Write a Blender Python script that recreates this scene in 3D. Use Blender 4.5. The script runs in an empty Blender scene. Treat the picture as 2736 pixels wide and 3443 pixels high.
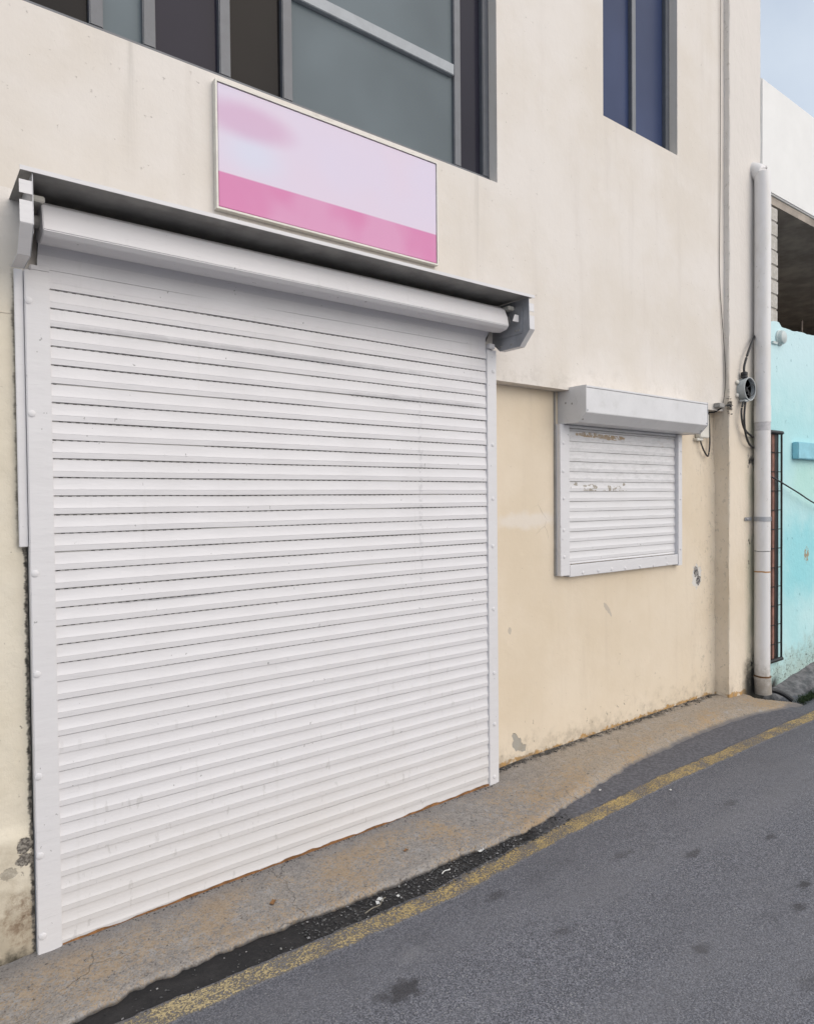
import bpy, bmesh, math, random
from mathutils import Vector, Matrix, noise as mn
random.seed(7)
S = bpy.context.scene
R = math.radians

# ------------------------------------------------------------------ camera, sky, sun, exposure
cam_d = bpy.data.cameras.new('camera'); cam = bpy.data.objects.new('camera', cam_d)
S.collection.objects.link(cam); S.camera = cam
yaw, pitch, roll = 0.647248, -0.019597, -0.009320
fw = Vector((math.sin(yaw)*math.cos(pitch), math.cos(yaw)*math.cos(pitch), math.sin(pitch)))
r0 = Vector((math.cos(yaw), -math.sin(yaw), 0)); u0 = r0.cross(fw)
rr = r0*math.cos(roll)+u0*math.sin(roll); uu = -r0*math.sin(roll)+u0*math.cos(roll)
M = Matrix((rr, uu, -fw)).transposed().to_4x4(); M.translation = (-0.4502, -2.7301, 1.6290)
cam.matrix_world = M
cam_d.sensor_fit = 'VERTICAL'; cam_d.sensor_height = 36; cam_d.sensor_width = 36*813/1024
cam_d.lens = 36*2263.34/3443; cam_d.clip_start = 0.05; cam_d.clip_end = 500

W = bpy.data.worlds.new('World'); S.world = W; W.use_nodes = True
wn = W.node_tree; bg = wn.nodes['Background']
sky = wn.nodes.new('ShaderNodeTexSky'); sky.sky_type = 'NISHITA'; sky.sun_disc = False
SUN_EL, SUN_AZ = 36, 160      # azimuth measured clockwise from +Y
sky.sun_elevation = R(SUN_EL); sky.sun_rotation = R(SUN_AZ)
sky.air_density = 1.0; sky.dust_density = 4.0; sky.ozone_density = 1.0
tc = wn.nodes.new('ShaderNodeTexCoord'); cn = wn.nodes.new('ShaderNodeTexNoise'); cn.inputs['Scale'].default_value = 2.2; cn.inputs['Detail'].default_value = 7
wn.links.new(tc.outputs['Generated'], cn.inputs['Vector'])
cr_ = wn.nodes.new('ShaderNodeMapRange'); cr_.inputs[1].default_value = 0.3; cr_.inputs[2].default_value = 0.7; cr_.inputs[3].default_value = 0.35; cr_.inputs[4].default_value = 0.9
wn.links.new(cn.outputs[0], cr_.inputs[0])
cm = wn.nodes.new('ShaderNodeMix'); cm.data_type = 'RGBA'; cm.inputs[7].default_value = (4.9, 5.35, 5.8, 1)     # thin bright cloud
wn.links.new(cr_.outputs[0], cm.inputs[0]); wn.links.new(sky.outputs[0], cm.inputs[6])
wn.links.new(cm.outputs[2], bg.inputs[0]); bg.inputs[1].default_value = 0.14
sd = bpy.data.lights.new('sun', 'SUN'); sd.energy = 1.15; sd.angle = R(85); sd.color = (1, 0.935, 0.87)
sun = bpy.data.objects.new('sun', sd); S.collection.objects.link(sun)
dv = Vector((math.sin(R(SUN_AZ))*math.cos(R(SUN_EL)), math.cos(R(SUN_AZ))*math.cos(R(SUN_EL)), math.sin(R(SUN_EL))))
sun.rotation_euler = dv.to_track_quat('Z', 'Y').to_euler()
S.view_settings.view_transform = 'Standard'; S.view_settings.look = 'None'
S.view_settings.exposure = 0.32; S.view_settings.gamma = 1

# ------------------------------------------------------------------ material helper
class G:
    def __init__(s, name, rough=0.6, metal=0.0, spec=0.5):
        s.m = bpy.data.materials.new(name); s.m.use_nodes = True; s.nt = s.m.node_tree
        s.b = s.nt.nodes['Principled BSDF']
        s.b.inputs['Roughness'].default_value = rough; s.b.inputs['Metallic'].default_value = metal
        s.b.inputs['Specular IOR Level'].default_value = spec
        s.pos = s.nt.nodes.new('ShaderNodeNewGeometry').outputs['Position']
        sp = s.nd('ShaderNodeSeparateXYZ', s.pos); s.x, s.y, s.z = sp.outputs
    def put(s, sock, v):
        if v is None: return
        if hasattr(v, 'is_linked'): s.nt.links.new(v, sock)
        elif isinstance(v, (tuple, list)) and len(v) == 3 and sock.type == 'RGBA': sock.default_value = (*v, 1)
        else: sock.default_value = v
    def nd(s, t, *ins, **pr):
        n = s.nt.nodes.new(t)
        for k, v in pr.items(): setattr(n, k, v)
        for i, v in enumerate(ins): s.put(n.inputs[i], v)
        return n
    def f(s, op, *a, clamp=False):
        return s.nd('ShaderNodeMath', *a, operation=op, use_clamp=clamp).outputs[0]
    def add(s, *a):
        o = a[0]
        for v in a[1:]: o = s.f('ADD', o, v)
        return o
    def mul(s, *a):
        o = a[0]
        for v in a[1:]: o = s.f('MULTIPLY', o, v)
        return o
    def sub(s, a, b): return s.f('SUBTRACT', a, b)
    def mx(s, *a):
        o = a[0]
        for v in a[1:]: o = s.f('MAXIMUM', o, v)
        return o
    def vs(s, x, y, z, v=None):
        return s.nd('ShaderNodeVectorMath', v or s.pos, (x, y, z), operation='MULTIPLY').outputs[0]
    def noise(s, sc, det=4, ro=0.55, vec=None, dist=0.0):
        n = s.nd('ShaderNodeTexNoise'); s.put(n.inputs['Vector'], vec or s.pos)
        n.inputs['Scale'].default_value = sc; n.inputs['Detail'].default_value = det
        n.inputs['Roughness'].default_value = ro; n.inputs['Distortion'].default_value = dist
        return n.outputs[0]
    def vor(s, sc, feat='F1', vec=None, out='Distance'):
        n = s.nd('ShaderNodeTexVoronoi', feature=feat); s.put(n.inputs['Vector'], vec or s.pos)
        n.inputs['Scale'].default_value = sc
        return n.outputs[out]
    def ss(s, v, a, b, lo=0.0, hi=1.0):
        n = s.nd('ShaderNodeMapRange', v, a, b, lo, hi, interpolation_type='SMOOTHSTEP'); return n.outputs[0]
    def mix(s, fac, a, b):
        n = s.nd('ShaderNodeMix', data_type='RGBA'); s.put(n.inputs[0], fac); s.put(n.inputs[6], a); s.put(n.inputs[7], b)
        return n.outputs[2]
    def ell(s, ca, cb, ra, rb, a='x', b='z', amp=0.6, sc=25, soft=0.12, shear=0.0):
        """mask of a ragged ellipse on two world axes"""
        A = s.sub(getattr(s, a), ca); B = s.sub(getattr(s, b), cb)
        if shear: A = s.add(A, s.mul(B, shear))
        A = s.mul(A, 1/ra); B = s.mul(B, 1/rb)
        d = s.f('SQRT', s.add(s.mul(A, A), s.mul(B, B)))
        d = s.add(d, s.mul(s.sub(s.noise(sc, 4, 0.6), 0.5), 2*amp))
        return s.ss(d, 1+soft, 1-soft)
    def col(s, c): s.put(s.b.inputs['Base Color'], c); return s
    def rough(s, v): s.put(s.b.inputs['Roughness'], v); return s
    def bump(s, h, dist=0.01, st=1.0):
        n = s.nd('ShaderNodeBump'); n.inputs['Strength'].default_value = st; n.inputs['Distance'].default_value = dist
        s.put(n.inputs['Height'], h); s.nt.links.new(n.outputs[0], s.b.inputs['Normal']); return s

def plain(name, c, rough=0.5, metal=0.0, var=0.12, sc=18, dirt=None):
    g = G(name, rough, metal)
    n = g.noise(sc, 5, 0.6)
    k = g.mix(g.ss(n, 0.35, 0.7), tuple(v*(1-var) for v in c), c)
    if dirt: k = g.mix(g.mul(g.ss(g.noise(sc*2.3, 6, 0.7), 0.52, 0.72), 0.6), k, dirt)
    g.col(k); g.bump(g.noise(sc*6, 3), 0.001, 0.4)
    return g.m

# --- painted render of the shop's wall
def plaster(name, base, low=False, left=False, pil=False):
    g = G(name, 0.85, spec=0.25)
    big = g.noise(1.3, 5, 0.6); med = g.noise(6, 6, 0.65); fine = g.noise(38, 5, 0.6)
    streak = g.noise(1.0, 5, 0.6, g.vs(9, 9, 0.7))
    c = g.mix(g.ss(big, 0.35, 0.68), base, tuple(v*k for v, k in zip(base, (0.93, 0.91, 0.87))))
    c = g.mix(g.mul(g.ss(streak, 0.52, 0.75), 0.35), c, tuple(v*k for v, k in zip(base, (0.83, 0.81, 0.79))))
    c = g.mix(g.mul(g.ss(med, 0.55, 0.8), 0.4), c, tuple(min(1, v*1.08) for v in base))
    low_f = g.ss(g.z, 0.75, 0.0) if (low or pil) else (g.ss(g.z, 1.4, 0.0) if left else 0.0)
    if low or left or pil:
        sp = g.noise(26, 6, 0.6, g.vs(1.2, 1.2, 0.9), 0.4)
        thr = g.sub(0.735, g.mul(low_f, 0.075))
        chips = g.ss(g.sub(sp, thr), 0.0, 0.02)
        c = g.mix(g.mul(chips, 0.75), c, (0.24, 0.215, 0.185))
        specks = g.ss(g.noise(85, 2, 0.5), 0.755, 0.78)
        c = g.mix(g.mul(specks, 0.6), c, (0.13, 0.115, 0.1))
        # thin hairline cracks where a broad noise lets them through
        cr = g.vor(7, 'DISTANCE_TO_EDGE', g.nd('ShaderNodeVectorMath', g.pos, g.vs(0.12, 0.12, 0.12, g.nd('ShaderNodeTexNoise', g.pos).outputs[1]), operation='ADD').outputs[0])
        crm = g.mul(g.ss(cr, 0.012, 0.002), g.ss(g.noise(2.4, 3), 0.62, 0.72))
        c = g.mix(g.mul(crm, 0.5), c, (0.22, 0.19, 0.16))
        h = g.add(g.mul(med, 0.6), g.mul(fine, 0.18), g.mul(chips, -0.25), g.mul(crm, -0.35))
    else:
        rain = g.mul(g.ss(g.noise(1.0, 5, 0.6, g.vs(16, 16, 0.5)), 0.55, 0.75), g.ss(g.add(g.z, g.mul(g.noise(2.0, 3, 0.5, g.vs(4, 4, 0)), 0.9)), 3.1, 3.85), g.ss(g.z, 3.5, 3.4), g.ss(g.x, 2.32, 2.28))
        c = g.mix(g.mul(rain, 0.35), c, (0.36, 0.34, 0.31))
        sp = g.ss(g.noise(48, 4, 0.55), 0.7, 0.73); c = g.mix(g.mul(sp, 0.35), c, (0.34, 0.31, 0.28))
        dirt = g.mul(g.ss(g.add(g.z, g.mul(g.sub(g.noise(6, 5), .5), .5)), 2.5, 2.3), g.ss(g.noise(17, 5, .7), .45, .65)); c = g.mix(g.mul(dirt, 0.3), c, (0.45, 0.41, 0.36))
        h = g.add(g.mul(med, 0.5), g.mul(fine, 0.2), g.mul(g.noise(2.2, 3), 1.2), g.mul(sp, -.3))
    if low:
        pale = g.mul(g.ell(2.64, 1.49, 0.27, 0.045, amp=0.9, sc=14, soft=0.5), 0.55)
        c = g.mix(pale, c, (0.72, 0.68, 0.64))
        # bare render where the paint fell off, by the shutter post and under the window
        bare = g.mx(g.ell(2.528, 0.122, 0.042, 0.036, amp=0.95, sc=21, soft=0.06), g.ell(2.575, 0.095, 0.035, 0.02, amp=0.9, sc=30, soft=0.06), g.ell(2.515, 0.165, 0.024, 0.034, amp=0.6, sc=30, shear=0.5, soft=0.06))
        c = g.mix(bare, c, (0.36, 0.34, 0.3))
        ring = g.ell(4.551, 1.0, 0.065, 0.085, amp=0.9, sc=32, soft=0.06)
        c = g.mix(ring, c, (0.62, 0.6, 0.57))
        hole = g.mx(g.ell(4.545, 1.03, 0.03, 0.04, amp=0.8, sc=40), g.ell(4.575, 0.965, 0.03, 0.038, amp=0.8, sc=40))
        c = g.mix(hole, c, g.mix(g.ss(g.noise(60), 0.4, 0.6), (0.07, 0.068, 0.07), (0.3, 0.29, 0.28)))
        nick = g.mx(g.ell(2.47, 0.83, 0.014, 0.022, amp=0.5, sc=50), g.ell(3.42, 0.86, 0.02, 0.045, amp=0.8, sc=30, shear=0.8))
        c = g.mix(g.mul(nick, 0.55), c, (0.36, 0.33, 0.3))
        h = g.add(h, g.mul(bare, -0.9), g.mul(hole, -2.0), g.mul(ring, -0.4))
        rough_r = g.ss(g.x, 4.35, 4.75)
        c = g.mix(g.mul(rough_r, g.ss(g.noise(30, 7, 0.75, g.vs(1, 1, 0.6), .5), 0.57, 0.62), 0.5), c, (0.33, 0.29, 0.24))
        h = g.add(h, g.mul(rough_r, g.noise(22, 4, 0.65, g.vs(1, 1, 0.5)), 1.2))
    if low or pil:
        gm = g.ss(g.add(g.z, g.mul(g.sub(g.noise(9, 5, 0.6), 0.5), -0.55)), 0.20, 0.02)
        c = g.mix(g.mul(gm, g.ss(g.noise(14, 6, 0.75), 0.38, 0.62), 0.5), c, (0.32, 0.275, 0.215))
        och = g.mul(g.ss(g.add(g.z, g.mul(g.sub(g.noise(16, 5, 0.7), 0.5), 0.10)), 0.05, 0.042), g.ss(g.noise(11, 4), 0.4, 0.5))
        c = g.mix(g.mul(och, 0.9), c, g.mix(g.ss(g.noise(20), 0.45, 0.6), (0.42, 0.24, 0.075), (0.3, 0.2, 0.1)))
    if pil:
        c = g.mix(g.ss(g.z, 1.8, 3.2), c, tuple(v*.97 for v in UP_LIT))  # pilaster colour brightens with height into the light-lifted upper cream
        wet_dark = g.mul(g.ss(g.z, 2.9, 2.2), g.ss(g.x, 5.02, 5.16), g.ss(g.noise(5, 5, 0.65, g.vs(1, 1, 0.5)), 0.3, 0.62))  # greenish damp, plus the shaded strip beside the pipe painted in
        c = g.mix(g.mul(wet_dark, 0.7), c, (0.33, 0.34, 0.25))
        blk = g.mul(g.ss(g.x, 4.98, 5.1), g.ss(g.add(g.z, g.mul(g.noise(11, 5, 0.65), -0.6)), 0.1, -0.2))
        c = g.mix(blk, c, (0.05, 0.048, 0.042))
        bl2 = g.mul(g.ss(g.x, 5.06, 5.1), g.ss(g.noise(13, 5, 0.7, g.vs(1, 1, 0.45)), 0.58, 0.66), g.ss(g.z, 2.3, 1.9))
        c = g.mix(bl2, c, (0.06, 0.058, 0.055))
        side = g.ss(g.x, 4.815, 4.806)
        c = g.mix(g.mul(side, g.ss(g.noise(30, 7, 0.75, g.vs(1, 1, 0.6), .5), 0.56, 0.62), 0.45), c, (0.36, 0.33, 0.28))
        h = g.add(h, g.mul(g.noise(20, 4, 0.65, g.vs(1, 1, 0.6)), 0.9))
    if left:
        c = g.mix(g.ss(g.z, 2.2, 2.75), c, UP_LIT)  # top of the side wall takes on the same light-lifted cream
        st = g.ss(g.add(g.mul(g.z, 1.4), g.mul(g.sub(g.noise(7, 5, 0.65), 0.5), 1.3)), 0.62, 0.1)
        c = g.mix(g.mul(st, 0.62), c, (0.29, 0.235, 0.16))
        rust = g.ell(-0.13, 0.13, 0.05, 0.09, amp=1.0, sc=14, soft=0.3)
        c = g.mix(g.mul(rust, g.ss(g.noise(26, 6, 0.75), 0.36, 0.66), 0.75), c, (0.16, 0.1, 0.06))
        bare = g.mx(g.ell(-0.11, 0.40, 0.024, 0.03, amp=0.7, sc=40), g.ell(-0.11, 0.345, 0.026, 0.024, amp=0.7, sc=40), g.mul(g.ell(-0.165, 0.31, 0.03, 0.018, amp=1.0, sc=40), .45))
        c = g.mix(bare, c, g.mix(g.ss(g.noise(110), 0.42, 0.6), (0.1, 0.09, 0.08), (0.27, 0.25, 0.22)))
        base = g.ss(g.add(g.z, g.mul(g.sub(g.noise(16, 5, 0.65), 0.5), -0.16)), 0.04, -0.03)
        c = g.mix(g.mul(base, 0.95), c, (0.04, 0.035, 0.026))
        seam = g.mul(g.ss(g.add(g.x, g.mul(g.sub(g.noise(25, 5, 0.7, g.vs(0.1, 0.1, 1)), 0.5), 0.04)), -0.096, -0.088), g.ss(g.z, 1.55, 1.44))
        seam2 = g.mul(g.ss(g.add(g.x, g.mul(g.sub(g.noise(16, 5, 0.7, g.vs(0.1, 0.1, 1)), 0.5), 0.035)), -0.116, -0.106), g.ss(g.z, 1.4, 1.6), g.ss(g.z, 2.5, 2.4), 0.75)
        c = g.mix(g.mx(seam, seam2), c, g.mix(g.ss(g.noise(60), 0.4, 0.65), (0.05, 0.046, 0.04), (0.22, 0.2, 0.17)))
        h = g.add(h, g.mul(g.noise(15, 6, 0.7), 0.9), g.mul(bare, -0.8))
    g.col(c); g.bump(h, 0.006, 0.75)
    return g.m

UP_LIT = (0.72, 0.68, 0.64)  # upper wall cream, with the stronger light and haze mixed into the colour
m_wall = plaster('cream_paint_lit', UP_LIT)
m_low = plaster('cream_render', (0.70, 0.61, 0.49), low=True)
m_pil = plaster('cream_pilaster', (0.72, 0.635, 0.525), pil=True)
m_left = plaster('crumbling_render', (0.68, 0.63, 0.53), left=True)

# --- white powder-coated shutter metal with scuffs and dust
def white_metal(name, c=(0.76, 0.76, 0.775), big=False, win=False):
    g = G(name, 0.42, spec=0.45)
    sm = g.noise(1.0, 6, 0.65, g.vs(5, 5, 90)); bl = g.noise(3.2, 5, 0.6)
    k = g.mix(g.mul(g.ss(bl, 0.4, 0.7), 0.5), c, tuple(v*q for v, q in zip(c, (0.95, 0.945, 0.935))))
    k = g.mix(g.mul(g.ss(sm, 0.58, 0.75), 0.30), k, (0.47, 0.47, 0.48))
    sp = g.ss(g.noise(46, 3, 0.5, g.vs(1, 1, 0.7)), 0.725, 0.745)
    k = g.mix(g.mul(sp, 0.7), k, (0.25, 0.25, 0.25))
    scr = g.ss(g.noise(1.0, 3, 0.5, g.vs(14, 14, 300)), 0.70, 0.74)
    k = g.mix(g.mul(scr, 0.45), k, (0.35, 0.35, 0.36))
    if big:
        d = g.ss(g.add(g.z, g.mul(g.sub(g.noise(5, 5, 0.65), 0.5), 0.5)), 0.55, -0.05)
        k = g.mix(g.mul(d, 0.28), k, (0.5, 0.47, 0.42))
        smear = g.mul(g.ell(0.9, 2.27, 0.8, 0.012, amp=0.9, sc=12, soft=0.6), 0.5)
        smear = g.mx(smear, g.mul(g.ell(1.7, 2.13, 0.5, 0.012, amp=0.9, sc=12, soft=0.6), 0.45), g.mul(g.ell(0.42, 1.24, 0.2, 0.006, amp=0.9, sc=18, soft=0.5), 0.55))
        vl = g.mul(g.ell(1.7, 1.65, 0.012, 0.55, amp=0.8, sc=20, soft=0.6), g.ss(g.noise(50, 3), 0.45, 0.6), 0.3)
        k = g.mix(g.mx(smear, vl), k, (0.3, 0.3, 0.32))
        sc2 = g.mul(g.ss(g.noise(34, 3, 0.6, g.vs(1, 1, 0.35)), 0.62, 0.69), g.ss(g.z, 1.2, 0.2), 0.4)
        drip = g.mul(g.ss(g.noise(1.0, 5, 0.65, g.vs(26, 26, 1.1)), 0.58, 0.74), 0.22); k = g.mix(drip, k, (0.5, 0.49, 0.47))
        k = g.mix(sc2, k, (0.4, 0.39, 0.38))
    if win:
        fl = g.mul(g.mx(g.ell(3.23, 2.04, 0.15, 0.016, amp=0.7, sc=22, soft=0.15), g.ell(3.45, 2.033, 0.14, 0.017, amp=0.7, sc=22, soft=0.15)), g.ss(g.noise(19, 6, 0.7, None, 0.6), 0.44, 0.47))
        k = g.mix(fl, k, (0.36, 0.255, 0.15))
        f2 = g.mul(g.mx(g.ell(3.07, 1.715, 0.03, 0.01, amp=0.5), g.ell(3.2, 1.695, 0.09, 0.018, amp=0.8), g.ell(3.47, 1.69, 0.08, 0.02, amp=0.8), g.ell(3.575, 1.715, 0.03, 0.012, amp=0.5), g.ell(3.37, 1.673, 0.25, 0.004, amp=0.5)), g.ss(g.noise(21, 6, 0.7, None, 0.8), 0.5, 0.53))
        k = g.mix(f2, k, (0.3, 0.27, 0.22))
        dz = g.mul(g.ss(g.z, 1.66, 1.75), g.ss(g.noise(1.0, 6, 0.7, g.vs(16, 16, 45)), 0.42, 0.7), 0.5)
        k = g.mix(dz, k, (0.46, 0.46, 0.47))
        rs = g.mul(g.ss(g.noise(1.0, 4, 0.6, g.vs(14, 14, 130)), 0.64, 0.7), g.ss(g.z, 1.9, 2.02), 0.7)
        k = g.mix(rs, k, (0.42, 0.33, 0.25))
    g.col(k); g.rough(g.ss(bl, 0.3, 0.7, 0.36, 0.52)); g.bump(g.add(g.mul(g.noise(2.0, 4, 0.5, g.vs(3, 3, 12)), 1.0), g.mul(g.noise(60, 3), 0.05)), 0.004, 0.5)
    return g.m
m_slat = white_metal('white_slats', (0.66, 0.652, 0.672), big=True)
m_wslat = white_metal('white_window_slats', (0.665, 0.66, 0.675), win=True)
m_white = white_metal('white_rail', (0.655, 0.648, 0.665))
m_groove = plain('slat_groove', (0.55, 0.54, 0.52), 0.7, var=0.2)
m_slot = plain('slot_shadow', (0.012, 0.012, 0.015), 0.9)
m_steel = plain('galvanised_steel', (0.42, 0.43, 0.46), 0.45, 0.35, 0.25, 9)
m_darksteel = plain('dull_steel', (0.34, 0.33, 0.315), 0.6, 0.0, 0.3, 9)
m_black = plain('black_plastic', (0.018, 0.018, 0.02), 0.45)
m_cable = plain('black_cable', (0.02, 0.02, 0.022), 0.5)
m_boxw = plain('ivory_plastic', (0.72, 0.7, 0.64), 0.45)
m_boxg = plain('grey_plastic', (0.43, 0.46, 0.47), 0.5)
m_boxi = plain('grey_plastic_inside', (0.17, 0.19, 0.22), 0.6)
m_alu = plain('brushed_box', (0.66, 0.66, 0.675), 0.4, 0.0, 0.06, 7, (0.54, 0.54, 0.54))
m_frame = plain('window_frame', (0.33, 0.36, 0.39), 0.4)
m_dframe = plain('dark_window_frame', (0.12, 0.13, 0.15), 0.4)

def glass(name, c, rough=0.12):
    g = G(name, rough, 0.0, 0.07); n = g.noise(0.9, 3)
    g.col(g.mix(g.ss(n, 0.3, 0.7), tuple(v*0.7 for v in c), c)); g.bump(g.noise(3, 2), 0.004, 0.3); return g.m
m_gdark = glass('dark_glass', (0.035, 0.034, 0.05))
m_gblack = glass('black_glass', (0.02, 0.019, 0.02))
m_ggrey = glass('grey_glass', (0.17, 0.205, 0.225), 0.35)
m_gblue = glass('blue_glass', (0.05, 0.07, 0.15), 0.3)

# pipe
g = G('white_pipe', 0.38)
n1 = g.noise(7, 5, 0.65, g.vs(1, 1, 0.4)); c = g.mix(g.mul(g.ss(n1, 0.45, 0.72), 0.5), (0.72, 0.705, 0.705), (0.6, 0.57, 0.53))
dr = g.ss(g.add(g.z, g.mul(g.sub(g.noise(18, 5, 0.7), 0.5), -0.5)), 0.3, 0.02)
c = g.mix(g.mul(dr, 0.75), c, (0.25, 0.21, 0.16))
c = g.mix(g.mul(g.ss(g.noise(40, 3, 0.6, g.vs(1, 1, 0.5)), 0.68, 0.72), 0.5), c, (0.3, 0.29, 0.28))
for zz, hh, colr in ((1.006, 0.007, (0.42, 0.22, 0.08)), (0.147, 0.008, (0.16, 0.08, 0.03)), (1.174, 0.003, (0.05, 0.05, 0.05))):
    band = g.ss(g.f('ABSOLUTE', g.add(g.sub(g.z, zz), g.mul(g.sub(g.noise(14, 3), 0.5), 0.012))), hh, hh*0.6)
    c = g.mix(band, c, colr)
tp = g.ss(g.f('ABSOLUTE', g.sub(g.z, 2.19)), 0.036, 0.033)
c = g.mix(g.mul(tp, 0.75), c, g.mix(g.ss(g.noise(30, 5), 0.4, 0.6), (0.5, 0.48, 0.5), (0.4, 0.39, 0.4)))
g.col(c); g.bump(g.noise(20, 4), 0.002, 0.3); m_pipe = g.m

# asphalt, gutter sludge, yellow paint, kerb concrete
def asphalt_nodes(g):
    v = g.vor(230, 'F1', out='Color'); vv = g.nd('ShaderNodeSeparateXYZ', v).outputs[0]
    big = g.noise(0.7, 5, 0.6); mid = g.noise(5, 5, 0.65); fine = g.noise(170, 4, 0.7)
    c = g.mix(g.ss(vv, 0.0, 1.0), (0.086, 0.090, 0.106), (0.245, 0.25, 0.284))
    c = g.mix(g.mul(g.ss(vv, 0.955, 0.98), 0.7), c, (0.36, 0.355, 0.35))
    c = g.mix(g.mul(g.ss(fine, 0.5, 0.38), 0.85), c, (0.035, 0.035, 0.042))
    c = g.mix(g.mul(g.ss(big, 0.35, 0.7), 0.4), c, (0.135, 0.135, 0.148))
    c = g.mix(g.mul(g.ss(mid, 0.55, 0.75), 0.35), c, (0.075, 0.075, 0.083))
    return c, g.add(g.mul(g.vor(150), -0.5), g.mul(fine, 0.5), g.mul(mid, 0.3))
g = G('asphalt', 0.85, spec=0.3); c, h = asphalt_nodes(g)
for cx, cy, rx, ry, k in ((0.878, -0.926, 0.065, 0.042, .85), (0.79, -0.905, 0.022, 0.02, .5), (2.459, -1.052, 0.05, 0.02, .7), (1.864, -1.429, 0.035, 0.022, .85), (2.594, -1.476, 0.04, 0.018, .85),
                          (2.409, -1.534, 0.04, 0.02, .7), (1.51, -0.73, 0.05, 0.025, .6), (0.55, -0.95, 0.04, 0.02, .35), (2.2, -0.86, 0.07, 0.02, .5), (1.55, -1.05, 0.05, 0.02, .45), (2.0, -1.75, 0.06, 0.03, .4), (3.1, -0.9, 0.06, 0.02, .5), (2.9, -1.2, .04, .018, .6)):
    c = g.mix(g.mul(g.ell(cx, cy, rx, ry, 'x', 'y', 1.1, 30, 0.5), k*0.9), c, (0.035, 0.033, 0.035))
c = g.mix(g.mul(g.ell(1.01, -0.8, 0.045, 0.025, 'x', 'y', 1.2, 30, 0.9), 0.4), c, (0.25, 0.25, 0.26))
tk = g.ss(g.noise(1.0, 5, 0.6, g.vs(0.35, 2.6, 1)), 0.42, 0.66)
c = g.mix(g.mul(tk, 0.35), c, (0.19, 0.19, 0.205))
bp = g.ss(g.noise(1.0, 6, 0.7, g.vs(2.2, 5, 1), .3), 0.62, 0.72)
c = g.mix(g.mul(bp, 0.22), c, (0.05, 0.05, 0.056))
dg = g.ss(g.add(g.y, g.mul(g.sub(g.noise(5, 4), 0.5), 0.35)), -1.1, -0.5)
c = g.mix(g.mul(dg, 0.3), c, (0.065, 0.065, 0.075))
g.col(c); g.bump(h, 0.006, 0.9); m_road = g.m

g = G('wet_grit', 0.5, spec=0.4); n = g.noise(60, 5, 0.7); b = g.noise(7, 4, 0.6)
slick = g.ss(g.add(g.x, g.mul(g.sub(g.noise(6, 4), 0.5), 0.9)), 0.95, 0.5)
c = g.mix(g.mul(g.ss(n, 0.45, 0.75), g.sub(1.0, g.mul(slick, 0.75))), (0.012, 0.0115, 0.0125), (0.045, 0.042, 0.04))
c = g.mix(g.mul(g.ss(b, 0.52, 0.68), g.ss(g.noise(130, 2), 0.56, 0.62), g.sub(1.0, slick), 0.6), c, (0.14, 0.135, 0.13))
dry = g.ss(g.add(g.x, g.mul(g.sub(g.noise(6, 4), 0.5), 0.8)), 1.95, 2.4)
c = g.mix(dry, c, g.mix(g.ss(n, 0.4, 0.65), (0.085, 0.085, 0.098), (0.145, 0.145, 0.162)))
g.col(c); g.rough(g.mx(g.ss(b, 0.35, 0.6, 0.42, 0.75), dry)); g.bump(g.mul(g.add(g.mul(n, 0.6), g.noise(150, 2)), g.sub(1.0, g.mul(slick, 0.8))), 0.004, 0.8); m_grit = g.m

g = G('yellow_road_paint', 0.8, spec=0.3); ca, h = asphalt_nodes(g)
p = g.mix(g.ss(g.noise(20, 5, 0.7), 0.35, 0.7), (0.47, 0.345, 0.14), (0.40, 0.305, 0.16))
p = g.mix(g.ss(g.x, 1.6, 0.2), p, (0.47, 0.38, 0.215)); ca = g.mix(0.3, ca, (0.065, 0.065, 0.075))
wn_ = g.add(g.mul(g.noise(120, 5, 0.75), 0.72), g.mul(g.noise(9, 4, 0.6), 0.28))
thr = g.sub(g.ss(g.x, 0.4, 1.6, 0.49, 0.502), g.mul(g.ss(g.noise(1.5, 3), 0.4, 0.65), 0.03))
an = g.nt.nodes.new('ShaderNodeAttribute'); an.attribute_name = 'across'; edge = g.ss(g.f('ABSOLUTE', g.sub(an.outputs['Fac'], 0.5)), 0.31, 0.485)
worn = g.ss(g.add(g.sub(wn_, thr), g.mul(edge, 0.16)), -0.01, 0.03)
g.col(g.mix(g.mul(worn, g.ss(edge, 0.0, 1.0, 0.88, 1.0)), p, ca)); g.bump(g.add(h, g.mul(worn, -0.5)), 0.005, 0.9); m_yellow = g.m

g = G('stained_concrete', 0.88, spec=0.25)
b = g.noise(2.6, 5, 0.6); n = g.noise(34, 6, 0.72); f_ = g.noise(120, 3, 0.6)
c = g.mix(g.ss(n, 0.35, 0.68), (0.225, 0.207, 0.193), (0.31, 0.29, 0.27))
tan = g.ss(g.x, 2.1, 3.0)
c = g.mix(g.mul(tan, 0.6), c, (0.36, 0.29, 0.205))
n2 = g.noise(62, 7, 0.8)
c = g.mix(g.mul(g.ss(n2, 0.55, 0.63), 0.5), c, (0.12, 0.11, 0.102)); c = g.mix(g.mul(g.ss(n2, 0.44, 0.37), 0.5), c, (0.3, 0.28, 0.25))
va = g.nd('ShaderNodeSeparateXYZ', g.vor(190, 'F1', out='Color')).outputs[0]
c = g.mix(g.mul(g.ss(va, 0.55, 1.0), 0.5), c, (0.36, 0.335, 0.31)); c = g.mix(g.mul(g.ss(va, 0.3, 0.0), 0.5), c, (0.11, 0.1, 0.095))
n3 = g.noise(95, 6, 0.8)
och = g.mul(g.ss(g.add(g.mul(n, 0.2), g.mul(n3, 0.5), g.mul(b, 0.3)), 0.50, 0.54), g.ss(g.y, 0.02, -0.12))
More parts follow.
